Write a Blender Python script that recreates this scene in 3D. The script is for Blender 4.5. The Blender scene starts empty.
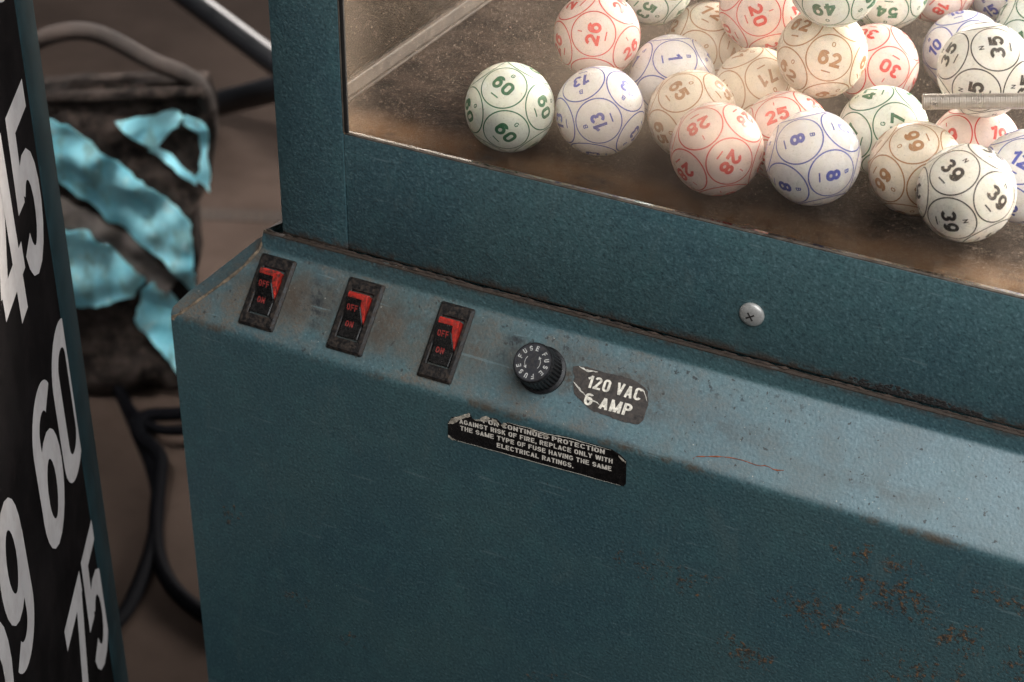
import bpy, bmesh, math, random
from mathutils import Vector, Matrix, noise
from math import radians, sin, cos, pi, hypot, atan2, degrees

# ------------------------------------------------------------------ camera, light, exposure
SC = bpy.context.scene
COL = SC.collection
MM = 0.001                                   # everything below is written in millimetres
CAM = Vector((464.3594, -614.6151, 494.8693))
YAW, PITCH, ROLL, FPX = -0.4403, 0.5918, 0.013, 1948.885

def cam_axes():
    cy, sy, cp, sp = cos(YAW), sin(YAW), cos(PITCH), sin(PITCH)
    f = Vector((sy*cp, cy*cp, -sp)); r = Vector((cy, -sy, 0)); u = r.cross(f)
    c, s = cos(ROLL), sin(ROLL)
    return c*r + s*u, -s*r + c*u, f
CR, CU, CF = cam_axes()

cd = bpy.data.cameras.new('camera'); cam = bpy.data.objects.new('camera', cd); COL.objects.link(cam)
cam.matrix_world = Matrix(((CR.x, CU.x, -CF.x, CAM.x*MM), (CR.y, CU.y, -CF.y, CAM.y*MM), (CR.z, CU.z, -CF.z, CAM.z*MM), (0, 0, 0, 1)))
cd.sensor_width = 36; cd.lens = FPX/1024*36; cd.clip_start = 0.01; cd.clip_end = 200
cd.dof.use_dof = True; cd.dof.focus_distance = 0.815; cd.dof.aperture_fstop = 15
SC.camera = cam

w = bpy.data.worlds.new('World'); SC.world = w; w.use_nodes = True
w.node_tree.nodes['Background'].inputs[0].default_value = (0.85, 0.9, 1.0, 1)
w.node_tree.nodes['Background'].inputs[1].default_value = 0.10

def area(name, loc, target, size, power, color, sy=None, spread=180):
    l = bpy.data.lights.new(name, 'AREA'); l.shape = 'RECTANGLE'; l.size = size; l.size_y = sy or size
    l.energy = power; l.color = color; l.spread = radians(spread)
    o = bpy.data.objects.new(name, l); COL.objects.link(o)
    o.location = Vector(loc)*MM
    o.rotation_euler = (Vector(target)-Vector(loc)).to_track_quat('-Z', 'Y').to_euler()
    return o
area('overhead_light', (840, -360, 900), (360, 60, 20), 1.15, 24.5, (0.96, 0.98, 1.0))
area('doorway_light', (1150, 1500, 520), (260, 90, 110), 1.3, 29, (1.0, 0.96, 0.91), 1.2, 48)
area('rear_fill_light', (-1500, 3600, 700), (-700, 1500, -620), 1.6, 44, (1.0, 0.93, 0.88), 1.0, 120)  # added fill from behind left, for the tube highlight and far floor
area('bag_fill_light', (-800, 250, 1500), (-560, 860, -300), 0.6, 2.6, (1.0, 0.97, 0.94), 0.6, 21)  # added fill lamp that brightens the bag, standing for no known source

vs = SC.view_settings
SC.display_settings.display_device = 'sRGB'
vs.view_transform = 'Standard'; vs.look = 'None'; vs.gamma = 1; vs.exposure = 0
SC.cycles.max_bounces = 10; SC.cycles.transparent_max_bounces = 12

# ------------------------------------------------------------------ node helper
class NT:
    def __init__(s, name):
        s.m = bpy.data.materials.new(name); s.m.use_nodes = True
        s.t = s.m.node_tree; s.n = s.t.nodes; s.l = s.t.links
        s.bsdf = s.n['Principled BSDF']; s.out = s.n['Material Output']
        g = s.n.new('ShaderNodeNewGeometry')
        v = s.n.new('ShaderNodeVectorMath'); v.operation = 'SCALE'; v.inputs['Scale'].default_value = 1000
        s.l.new(g.outputs['Position'], v.inputs[0]); s.P = v.outputs[0]; s.g = g
        x = s.n.new('ShaderNodeSeparateXYZ'); s.l.new(s.P, x.inputs[0]); s.x, s.y, s.z = x.outputs
        x = s.n.new('ShaderNodeSeparateXYZ'); s.l.new(g.outputs['Normal'], x.inputs[0]); s.nx, s.ny, s.nz = x.outputs
    def obj_coords(s):
        c = s.n.new('ShaderNodeTexCoord')
        v = s.n.new('ShaderNodeVectorMath'); v.operation = 'SCALE'; v.inputs['Scale'].default_value = 1000
        s.l.new(c.outputs['Object'], v.inputs[0]); s.P = v.outputs[0]
    def put(s, sock, v):
        if isinstance(v, (int, float)): sock.default_value = v
        elif isinstance(v, (tuple, list)):
            sock.default_value = tuple(v) + ((1,) if len(v) == 3 and sock.type == 'RGBA' else ())
        else: s.l.new(v, sock)
    def math(s, op, a, b=0.0, c=0.0, clamp=False):
        n = s.n.new('ShaderNodeMath'); n.operation = op; n.use_clamp = clamp
        s.put(n.inputs[0], a); s.put(n.inputs[1], b); s.put(n.inputs[2], c); return n.outputs[0]
    def mul(s, a, b): return s.math('MULTIPLY', a, b)
    def add(s, a, b): return s.math('ADD', a, b)
    def ss(s, v, a, b):                      # smoothstep of v from a to b
        n = s.n.new('ShaderNodeMapRange'); n.interpolation_type = 'SMOOTHSTEP'
        s.put(n.inputs[0], v)
        if a < b: n.inputs[1].default_value, n.inputs[2].default_value, n.inputs[3].default_value, n.inputs[4].default_value = a, b, 0, 1
        else: n.inputs[1].default_value, n.inputs[2].default_value, n.inputs[3].default_value, n.inputs[4].default_value = b, a, 1, 0
        return n.outputs[0]
    def noise(s, scale, detail=3, rough=.5, off=(0, 0, 0), stretch=(1, 1, 1), dist=0.0):
        mp = s.n.new('ShaderNodeMapping'); mp.inputs['Location'].default_value = off; mp.inputs['Scale'].default_value = stretch
        s.l.new(s.P, mp.inputs[0])
        n = s.n.new('ShaderNodeTexNoise'); n.inputs['Scale'].default_value = scale; n.inputs['Detail'].default_value = detail
        n.inputs['Roughness'].default_value = rough; n.inputs['Distortion'].default_value = dist
        s.l.new(mp.outputs[0], n.inputs['Vector']); return n.outputs[0]
    def voro(s, scale, feature='F1', off=(0, 0, 0)):
        mp = s.n.new('ShaderNodeMapping'); mp.inputs['Location'].default_value = off; s.l.new(s.P, mp.inputs[0])
        n = s.n.new('ShaderNodeTexVoronoi'); n.feature = feature; n.inputs['Scale'].default_value = scale
        s.l.new(mp.outputs[0], n.inputs['Vector']); return n.outputs[0]
    def blob(s, c, rad, soft=1.0):           # 1 at the centre of an ellipsoid, 0 outside
        a = s.n.new('ShaderNodeVectorMath'); a.operation = 'SUBTRACT'; s.l.new(s.P, a.inputs[0]); a.inputs[1].default_value = c
        b = s.n.new('ShaderNodeVectorMath'); b.operation = 'DIVIDE'; s.l.new(a.outputs[0], b.inputs[0]); b.inputs[1].default_value = rad
        d = s.n.new('ShaderNodeVectorMath'); d.operation = 'LENGTH'; s.l.new(b.outputs[0], d.inputs[0])
        return s.ss(d.outputs['Value'], 1.0, 1.0-soft)
    def mix(s, f, a, b):
        n = s.n.new('ShaderNodeMix'); n.data_type = 'RGBA'
        s.put(n.inputs[0], f); s.put(n.inputs[6], a); s.put(n.inputs[7], b); return n.outputs[2]
    def mixf(s, f, a, b):
        n = s.n.new('ShaderNodeMix'); n.data_type = 'FLOAT'
        s.put(n.inputs[0], f); s.put(n.inputs[2], a); s.put(n.inputs[3], b); return n.outputs[0]
    def bump(s, h, dist, strength=1.0, prev=None):
        n = s.n.new('ShaderNodeBump'); n.inputs['Strength'].default_value = strength; n.inputs['Distance'].default_value = dist*MM
        s.put(n.inputs['Height'], h)
        if prev is not None: s.l.new(prev, n.inputs['Normal'])
        return n.outputs[0]
    def fin(s, color=None, rough=None, normal=None, metal=None, **kw):
        b = s.bsdf.inputs
        if color is not None: s.put(b['Base Color'], color)
        if rough is not None: s.put(b['Roughness'], rough)
        if metal is not None: s.put(b['Metallic'], metal)
        if normal is not None: s.l.new(normal, b['Normal'])
        for k, v in kw.items(): s.put(b[k.replace('_', ' ')], v)
        return s.m

# slope frame: v runs up the sloped control panel, n points out of it
H, D = 32.18, 32.551
SL = hypot(H, D); EV = Vector((0, D/SL, H/SL)); NV = Vector((0, -H/SL, D/SL))
def slope(u, v, n=0.0): return Vector((u, 0, 0)) + EV*v + NV*n
def front(u, z, n=0.0): return Vector((u, -n, z))

# ------------------------------------------------------------------ materials
def paint_material():
    s = NT('hammered_teal_paint')
    big = s.noise(.012, 4, .55); mid = s.noise(.09, 3, .6, (7, 3, 1)); fine = s.noise(.75, 3, .6)
    c = s.mix(s.ss(big, .35, .65), (.037, .080, .093), (.047, .092, .098))
    c = s.mix(s.mul(s.ss(mid, .45, .75), .35), c, (.055, .13, .135))
    fl = s.ss(fine, .52, .72)
    c = s.mix(s.mul(fl, .7), c, (.095, .165, .180))
    c = s.mix(s.mul(s.ss(fine, .46, .30), .65), c, (.018, .036, .044))
    # light painted on the faces that look up, stronger to the right, + dust
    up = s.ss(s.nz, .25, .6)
    up_light = s.mul(up, s.mixf(s.ss(s.x, 90, 420), .10, .70))
    c = s.mix(s.mul(up_light, s.mixf(fine, .45, 1.0)), c, (.21, .285, .31))
    dustn = s.ss(s.noise(.055, 6, .68, (31, 2, 9)), .40, .66)
    dust = s.mul(s.mul(up, dustn), s.mixf(s.ss(s.x, 120, 330), 1.0, .32))
    dust = s.mul(dust, s.mixf(s.ss(fine, .35, .65), .45, 1.0))
    c = s.mix(dust, c, (.105, .082, .060))
    # soft brown ring of old handling dirt round each switch and the fuse holder
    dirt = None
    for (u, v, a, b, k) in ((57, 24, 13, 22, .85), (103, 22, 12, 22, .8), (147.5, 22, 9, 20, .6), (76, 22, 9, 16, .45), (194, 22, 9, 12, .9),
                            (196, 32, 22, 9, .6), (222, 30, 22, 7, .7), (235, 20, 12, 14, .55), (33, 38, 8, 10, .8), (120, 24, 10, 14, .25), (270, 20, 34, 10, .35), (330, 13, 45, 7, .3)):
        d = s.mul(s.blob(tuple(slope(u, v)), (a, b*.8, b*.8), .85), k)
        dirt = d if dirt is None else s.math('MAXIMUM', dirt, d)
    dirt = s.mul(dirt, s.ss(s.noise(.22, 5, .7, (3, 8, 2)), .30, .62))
    film = s.mul(s.mul(s.blob(tuple(slope(92, 24)), (125, 24, 26), .75), s.ss(s.noise(.06, 6, .72, (8, 21, 3)), .30, .60)), s.mixf(fine, .5, .95))
    c = s.mix(film, c, (.062, .052, .038))
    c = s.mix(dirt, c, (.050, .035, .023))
    # black sooty smears, with the fuse holder's shadow painted in left of it
    soot_shade = None
    for (u, v, a, b, k) in ((69, 24, 6, 7, .95), (66, 33, 6, 5, .6), (166, 31, 8, 8, .95), (162, 24, 6, 7, .55), (72, 14, 5, 5, .5), (110, 30, 7, 6, .35)):
        d = s.mul(s.blob(tuple(slope(u, v)), (a, b*.8, b*.8), .9), k)
        soot_shade = d if soot_shade is None else s.math('MAXIMUM', soot_shade, d)
    crumb = s.mul(s.mul(s.blob(tuple(slope(70, 24)), (13, 12, 12), .8), s.ss(s.noise(.38, 4, .7, (23, 8, 2)), .53, .58)), .95)
    crumb = s.math('MAXIMUM', crumb, s.mul(s.mul(s.blob(tuple(slope(212, 36)), (160, 9, 9), .8), s.ss(s.noise(.30, 4, .7, (3, 18, 2)), .60, .64)), .8))
    soot_shade = s.mul(soot_shade, s.mixf(s.ss(s.noise(.35, 4, .7, (13, 8, 2)), .42, .58), .25, 1.0))
    soot_shade = s.math('MAXIMUM', soot_shade, crumb)
    c = s.mix(soot_shade, c, (.018, .020, .022))
    # isolated dark and pale specks
    sp = s.mul(s.ss(s.noise(.42, 2, .5, (55, 4, 0)), .68, .72), s.mixf(up, .25, .8))
    c = s.mix(sp, c, (.022, .02, .018))
    sp2 = s.mul(s.mul(s.ss(s.noise(.6, 2, .5, (5, 44, 0)), .745, .765), up), .7)
    c = s.mix(sp2, c, (.42, .40, .34))
    # grime caught under the seam and along the fold at the bottom of the slope
    seam = s.mul(s.ss(s.math('ABSOLUTE', s.add(s.z, -39.5)), 5.5, .5), s.ss(s.noise(.16, 5, .7, (2, 2, 2)), .36, .62))
    seam = s.mul(seam, s.ss(s.y, 24, 29))
    c = s.mix(s.mul(seam, .9), c, (.045, .028, .018))
    lip = s.mul(s.mul(s.ss(s.z, 37.4, 37.9), s.ss(s.z, 40.5, 39.6)), .95)
    c = s.mix(lip, c, (.035, .022, .014))
    foldm = s.mul(s.ss(s.math('ABSOLUTE', s.add(s.z, .5)), 3.2, .2), s.ss(s.noise(.05, 5, .7, (9, 2, 5)), .48, .66))
    foldm = s.mul(foldm, s.ss(s.y, 9, 4))
    c = s.mix(s.mul(foldm, .75), c, (.07, .042, .022))
    # rust blisters on the front
    reg = None
    for (x, z, a, b, k) in ((350, -36, 34, 15, 1), (378, -47, 20, 13, 1), (318, -56, 30, 16, .85), (290, -92, 20, 14, 1), (392, -20, 22, 9, .9), (340, -20, 34, 10, .7),
                            (60, -150, 14, 8, .5), (90, -165, 16, 8, .5), (370, -75, 40, 22, .7), (250, -60, 40, 16, .45), (23, -110, 12, 12, .6), (420, -60, 40, 40, .9), (200, -150, 30, 16, .3)):
        d = s.mul(s.blob((x, 0, z), (a, 12, b), .9), k)
        reg = d if reg is None else s.math('MAXIMUM', reg, d)
    rn = s.mixf(.42, s.noise(.17, 6, .74, (4, 0, 17)), s.noise(.50, 4, .7, (1, 0, 7)))
    rust = s.mul(s.ss(s.add(rn, s.mul(reg, .085)), .565, .610), s.ss(s.noise(.42, 5, .75, (31, 0, 7)), .36, .46))
    rust = s.mul(rust, s.ss(reg, .02, .2))
    rc = s.mix(s.ss(s.noise(.45, 3, .6), .46, .66), (.024, .017, .010), (.20, .085, .022))
    c = s.mix(s.mul(rust, .85), c, rc)
    tiny = s.mul(s.ss(s.noise(.34, 4, .65, (71, 0, 3)), .685, .72), s.ss(s.y, 4, 1))
    scuff = s.mul(s.ss(s.noise(.035, 6, .72, (19, 1, 8), (1.6, 1, .6), .5), .56, .70), .30)
    c = s.mix(scuff, c, (.085, .125, .125))
    scr = s.mul(s.ss(s.noise(.30, 2, .5, (2, 61, 8), (.10, 1, 1.7), .3), .705, .72), .35)
    c = s.mix(scr, c, (.14, .20, .21))
    c = s.mix(s.mul(tiny, .7), c, (.05, .028, .02))
    dull = s.math('MAXIMUM', s.math('MAXIMUM', dirt, rust), s.math('MAXIMUM', dust, seam))
    rough = s.mixf(dull, s.mixf(fine, .34, .52), .85)
    hb = s.noise(.80, 2, .45, (1, 5, 3)); hb2 = s.noise(2.6, 2, .5)
    nb = s.bump(s.mul(hb, s.mixf(up, 1.0, .62)), .40, .75)
    nb = s.bump(hb2, .06, .6, nb)
    nb = s.bump(s.mul(dull, s.noise(.9, 3)), .3, .8, nb)
    return s.fin(c, rough, nb, Specular_IOR_Level=.55)

def simple(name, col, rough=.5, metal=0.0, var=.25, scale=.3, bumpd=0.0, bscale=1.0, dust=0.0, dcol=(.12, .10, .08), obj=False, **kw):
    s = NT(name)
    if obj: s.obj_coords()
    n = s.noise(scale, 4, .6)
    c = s.mix(s.ss(n, .3, .7), tuple(x*(1-var) for x in col), tuple(min(1, x*(1+var)) for x in col))
    r = s.mixf(n, max(.05, rough-.12), min(1, rough+.12))
    if dust:
        d = s.mul(s.ss(s.noise(scale*2.2, 5, .7, (9, 9, 9)), .42, .68), dust); c = s.mix(d, c, dcol); r = s.mixf(d, r, .9)
    nb = s.bump(s.noise(bscale, 3, .6), bumpd) if bumpd else None
    return s.fin(c, r, nb, metal, **kw)

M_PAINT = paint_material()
M_BLACK = simple('worn_black_plastic', (.007, .006, .006), .40, var=.4, dust=.8, dcol=(.045, .031, .022), bumpd=.2, bscale=.8, scale=.25, Specular_IOR_Level=.3)
M_ROCKER = simple('glossy_black_rocker', (.005, .005, .005), .22, dust=.25, dcol=(.03, .022, .02), Specular_IOR_Level=.35)
def red_material():
    s = NT('grimy_red_lens'); n = s.noise(.45, 4, .65)
    lo = s.ss(s.x, 150, 40)
    c = s.mix(s.ss(n, .3, .7), (.30, .016, .012), (.52, .034, .022))
    g = s.mul(s.ss(s.noise(.5, 5, .7, (4, 4, 1)), .40, .60), s.mixf(lo, .45, .95))
    c = s.mix(g, c, (.055, .022, .017))
    return s.fin(c, .28, s.bump(n, .15))
M_RED = red_material()
M_REDTXT = simple('red_marking', (.19, .015, .012), .6, var=.45, scale=1.2)
M_FUSE = simple('black_fuse_plastic', (.008, .008, .009), .38, dust=.3, dcol=(.035, .03, .027), bumpd=.08, Specular_IOR_Level=.3)
M_FUSETOP = simple('grey_black_cap_face', (.022, .022, .026), .5, dust=.2, Specular_IOR_Level=.3)
M_WHITE = simple('white_lettering', (.36, .35, .33), .6, var=.3, scale=1.0)
M_LABEL = simple('worn_brown_black_label', (.030, .024, .021), .5, var=.35, scale=.35, dust=.7, dcol=(.075, .058, .045), bumpd=.12, bscale=.5)
M_LABELTXT = simple('faded_silver_lettering', (.62, .57, .48), .5, var=.3, scale=.7)
M_WARN = simple('glossy_black_label', (.008, .007, .007), .22, var=.3, dust=.12, dcol=(.05, .04, .03))
M_WARNTXT = simple('cream_lettering', (.66, .60, .52), .6, var=.2, scale=1.0)
M_FOIL = simple('torn_foil_backing', (.55, .49, .40), .45, .3, var=.5, scale=.7, bumpd=.3, bscale=.8, dust=.5)
M_STEEL = simple('screw_steel', (.36, .35, .33), .38, .35, var=.12, scale=.4, dust=.25, bumpd=.03, bscale=2)
M_HOLE = simple('dark_recess', (.010, .008, .007), .8)
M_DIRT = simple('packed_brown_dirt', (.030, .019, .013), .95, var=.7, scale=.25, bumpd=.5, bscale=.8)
M_WELD = simple('tan_sealant_bead', (.13, .095, .062), .8, var=.6, scale=.3, bumpd=.3, bscale=.8)
M_RUSTLINE = simple('rust_scratch', (.19, .05, .02), .9, var=.5, scale=.3)
M_TRIM = simple('dull_metal_trim', (.045, .032, .025), .6, .1, var=.3, scale=.1, dust=.5)
M_EDGE = simple('bare_edge_metal', (.09, .072, .058), .5, .3, var=.45, scale=.2, dust=.5)
M_TUBE = simple('black_tube_paint', (.005, .005, .006), .32, var=.2, scale=.05)
M_CABLE = simple('black_cable_rubber', (.004, .004, .005), .6, Specular_IOR_Level=.02)
M_BOARD = simple('satin_black_panel', (.009, .008, .008), .6, var=.25, scale=.02, dust=.1, dcol=(.04, .03, .03), Specular_IOR_Level=0.0)
M_DIGIT = simple('off_white_numeral', (.40, .375, .37), .7, Specular_IOR_Level=.1, var=.08, scale=.03, dust=.35, dcol=(.26, .23, .21))
M_FRAME = simple('dark_teal_frame_paint', (.010, .024, .028), .7, Specular_IOR_Level=.15, var=.25, scale=.05, bumpd=.1)
M_BAG = simple('worn_black_cloth', (.022, .017, .015), .95, var=.7, scale=.03, dust=.7, dcol=(.08, .060, .050), bumpd=5, bscale=.03, Specular_IOR_Level=.1)
M_GREY = simple('dusty_grey_cloth', (.13, .11, .10), .9, var=.5, scale=.03, dust=.5, bumpd=4, bscale=.04)
M_STRAP = simple('dusty_taupe_strap', (.040, .028, .023), .8, var=.4, scale=.03, bumpd=1, bscale=.1)
M_SPRING = simple('plated_spring_wire', (.40, .37, .34), .3, .75, var=.1, scale=.1)

def tape_material():
    s = NT('torn_turquoise_tape')
    n = s.noise(.022, 5, .65); n2 = s.noise(.05, 4, .6, (3, 9, 4), (1, 1, .4))
    c = s.mix(s.ss(n, .3, .7), (.17, .54, .65), (.38, .78, .86))
    c = s.mix(s.mul(s.ss(n2, .50, .66), .6), c, (.15, .22, .19))
    c = s.mix(s.mul(s.ss(s.noise(.08, 3, .6, (8, 1, 1)), .60, .68), .8), c, (.45, .72, .76))
    return s.fin(c, .35, s.bump(s.noise(.05, 3, .6), 3))
M_TAPE = tape_material()

def floor_material():
    s = NT('dusty_brown_floor')
    n = s.noise(.004, 6, .62); n2 = s.noise(.03, 5, .65)
    c = s.mix(s.ss(n, .3, .7), (.036, .025, .020), (.064, .045, .036))
    c = s.mix(s.mul(s.ss(n2, .5, .7), .35), c, (.036, .025, .019))
    return s.fin(c, .95, s.bump(n2, 1.5, .6), Specular_IOR_Level=.06)
def tray_material():
    s = NT('mottled_brown_tray')
    n = s.noise(.05, 6, .7); n2 = s.noise(.5, 4, .7, (4, 3, 9)); n3 = s.noise(.12, 4, .6, (9, 9, 1), (.4, 1, 1))
    c = s.mix(s.ss(n, .35, .65), (.012, .008, .007), (.040, .028, .022))
    c = s.mix(s.mul(s.ss(n2, .57, .68), .85), c, (.13, .10, .08))
    c = s.mix(s.mul(s.ss(n3, .60, .70), .5), c, (.006, .005, .004))
    strip = s.mul(s.ss(s.y, 66, 42), s.ss(s.noise(.05, 5, .65, (2, 7, 7)), .22, .5))
    c = s.mix(s.mul(strip, .85), c, (.13, .070, .034))
    return s.fin(c, .8, s.bump(n2, .3), Specular_IOR_Level=.08)
M_FLOOR = floor_material(); M_TRAY = tray_material()

def pane_material(name='dusty_clear_plastic', haze=.010, side=False, tint=(.97, .96, .94, 1)):
    s = NT(name); n = s.n; l = s.l
    tr = n.new('ShaderNodeBsdfTransparent'); tr.inputs[0].default_value = tint
    gl = n.new('ShaderNodeBsdfGlossy'); gl.inputs['Roughness'].default_value = .12
    df = n.new('ShaderNodeBsdfDiffuse'); df.inputs[0].default_value = (.50, .41, .33, 1)
    tl = n.new('ShaderNodeBsdfTranslucent'); tl.inputs[0].default_value = (.82, .64, .49, 1)
    md = n.new('ShaderNodeMixShader'); md.inputs[0].default_value = .5; l.new(df.outputs[0], md.inputs[1]); l.new(tl.outputs[0], md.inputs[2])
    big = s.noise(.013, 3, .5, (12, 0, 5)); mid = s.noise(.09, 5, .65); fine = s.noise(1.3, 2, .6)
    film = s.mixf(s.ss(big, .3, .7), haze*.5, haze*1.4)
    film = s.add(film, s.mul(s.ss(mid, .5, .75), haze*.6))
    specks = s.mul(s.ss(s.noise(1.7, 2, .6, (2, 9, 4)), .685, .73), .5)
    sand = s.mul(s.ss(s.noise(.95, 3, .75, (6, 6, 6)), .56, .68), s.mul(s.mixf(s.ss(mid, .35, .65), .15, 1.0), .15))
    specks = s.add(specks, sand)
    scr = s.noise(.5, 3, .6, (3, 3, 3), (.12, 1, 1.6), .6)
    film = s.add(film, s.mul(s.ss(scr, .66, .70), .05))
    if not side:   # dust drifted against the bottom and left edges, plus painted glow further in
        low = s.mul(s.ss(s.z, 116, 97), s.ss(s.noise(.11, 5, .65, (5, 0, 1)), .32, .62))
        film = s.add(film, s.mul(s.mul(low, s.ss(fine, .3, .62)), .12))
        film = s.add(film, s.mul(s.mul(s.ss(s.x, 130, 290), s.ss(s.z, 108, 165)), .008))  # thin milky veil painted in toward the upper right
        film = s.add(film, s.mul(s.blob((232, 34, 142), (92, 20, 62), 1.0), .12))  # milky glow over the middle of the heap, painted into the film
        film = s.add(film, s.mul(s.ss(s.x, 100, 78), .05))
    film = s.math('MINIMUM', s.add(film, specks), .9)
    a = n.new('ShaderNodeMixShader'); l.new(film, a.inputs[0]); l.new(tr.outputs[0], a.inputs[1]); l.new(md.outputs[0], a.inputs[2])
    b = n.new('ShaderNodeMixShader'); fr = n.new('ShaderNodeFresnel'); fr.inputs[0].default_value = 1.25
    l.new(fr.outputs[0], b.inputs[0]); l.new(a.outputs[0], b.inputs[1]); l.new(gl.outputs[0], b.inputs[2])
    l.new(b.outputs[0], s.out.inputs[0]); n.remove(s.bsdf)
    return s.m
M_PANE = pane_material(); M_SIDE = pane_material('dusty_side_plastic', .045, True, (.74, .60, .52, 1))

# ------------------------------------------------------------------ mesh helpers (input in mm)
def mesh_from(name, verts, faces, mats, idx=None, smooth=False, origin=Vector((0, 0, 0))):
    me = bpy.data.meshes.new(name)
    me.from_pydata([(Vector(v)-origin)*MM for v in verts], [], faces)
    for m in (mats if isinstance(mats, (list, tuple)) else [mats]): me.materials.append(m)
    if idx: me.polygons.foreach_set('material_index', idx)
    me.polygons.foreach_set('use_smooth', [smooth]*len(me.polygons))
    me.update(); return me
def link(name, me, parent=None, loc=None):
    o = bpy.data.objects.new(name, me); COL.objects.link(o)
    if loc is not None: o.location = Vector(loc)*MM
    if parent is not None:
        o.parent = parent; p = parent; off = Vector((0, 0, 0))
        while p is not None: off += p.location; p = p.parent
        o.location = o.location-off
    return o
def tag(o, label=None, cat=None, group=None, kind=None):
    for k, v in (('label', label), ('category', cat), ('group', group), ('kind', kind)):
        if v: o[k] = v
    return o
def empty(name, loc, label, cat, group=None):
    o = bpy.data.objects.new(name, None); o.empty_display_size = .02; COL.objects.link(o); o.location = Vector(loc)*MM
    return tag(o, label, cat, group)
def auto_smooth(me, deg=35):
    me.polygons.foreach_set('use_smooth', [True]*len(me.polygons))
    try: me.set_sharp_from_angle(angle=radians(deg))
    except Exception: pass

def bevel_box(name, lo, hi, mat, parent, bev=1.0, seg=2, xf=None):
    bm = bmesh.new(); bmesh.ops.create_cube(bm, size=1)
    lo, hi = Vector(lo), Vector(hi)
    for v in bm.verts: v.co = Vector([(lo[i]+hi[i])/2 + v.co[i]*(hi[i]-lo[i]) for i in range(3)])
    if bev: bmesh.ops.bevel(bm, geom=list(bm.edges), offset=bev, segments=seg, affect='EDGES', profile=.5)
    for v in bm.verts: v.co = (Vector(xf(v.co)) if xf else v.co)*MM
    if xf: bmesh.ops.recalc_face_normals(bm, faces=bm.faces)
    me = bpy.data.meshes.new(name); bm.to_mesh(me); bm.free(); me.materials.append(mat); auto_smooth(me)
    return link(name, me, parent)

def tube(name, pts, rad, mat, parent=None, seg=10, smooth_iter=2, flat=1.0, jitter=0.0):
    P = [Vector(p) for p in pts]
    for _ in range(smooth_iter):
        Q = [P[0]]
        for a, b in zip(P, P[1:]): Q += [a*.75+b*.25, a*.25+b*.75]
        P = Q+[P[-1]]
    verts, faces = [], []
    up = Vector((0.02, 0.03, 1)).normalized(); n = None
    for i, p in enumerate(P):
        t = (P[min(i+1, len(P)-1)]-P[max(i-1, 0)]).normalized()
        n = (up - t*up.dot(t)) if n is None else (n - t*n.dot(t))
        n.normalize(); b = t.cross(n)
        r = rad*(1+jitter*(noise.noise(p*.35)))
        for k in range(seg):
            a = 2*pi*k/seg; verts.append(p + n*cos(a)*r*flat + b*sin(a)*r)
    for i in range(len(P)-1):
        for k in range(seg):
            k2 = (k+1) % seg; faces.append((i*seg+k, i*seg+k2, (i+1)*seg+k2, (i+1)*seg+k))
    faces.append(tuple(range(seg))[::-1]); faces.append(tuple((len(P)-1)*seg+k for k in range(seg)))
    me = mesh_from(name, verts, faces, mat); auto_smooth(me, 50)
    return link(name, me, parent)

def tess(verts, faces, step):
    """cut a flat 2-D mesh on a square grid so that it can follow a curved surface"""
    bm = bmesh.new(); vs_ = [bm.verts.new((v[0], v[1], 0)) for v in verts]
    for f in faces:
        try: bm.faces.new([vs_[i] for i in f])
        except ValueError: pass
    xs = [v[0] for v in verts]; ys = [v[1] for v in verts]
    for ax, lo, hi in ((0, min(xs), max(xs)), (1, min(ys), max(ys))):
        k = math.floor(lo/step)+1
        while k*step < hi:
            no = (1, 0, 0) if ax == 0 else (0, 1, 0); co = (k*step, 0, 0) if ax == 0 else (0, k*step, 0)
            bmesh.ops.bisect_plane(bm, geom=bm.verts[:]+bm.edges[:]+bm.faces[:], plane_co=co, plane_no=no, dist=1e-5); k += 1
    bmesh.ops.triangulate(bm, faces=[f for f in bm.faces if len(f.verts) > 4])
    bm.verts.index_update()
    V = [(v.co.x, v.co.y) for v in bm.verts]; Fc = [tuple(v.index for v in f.verts) for f in bm.faces]
    bm.free(); return V, Fc

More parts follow.
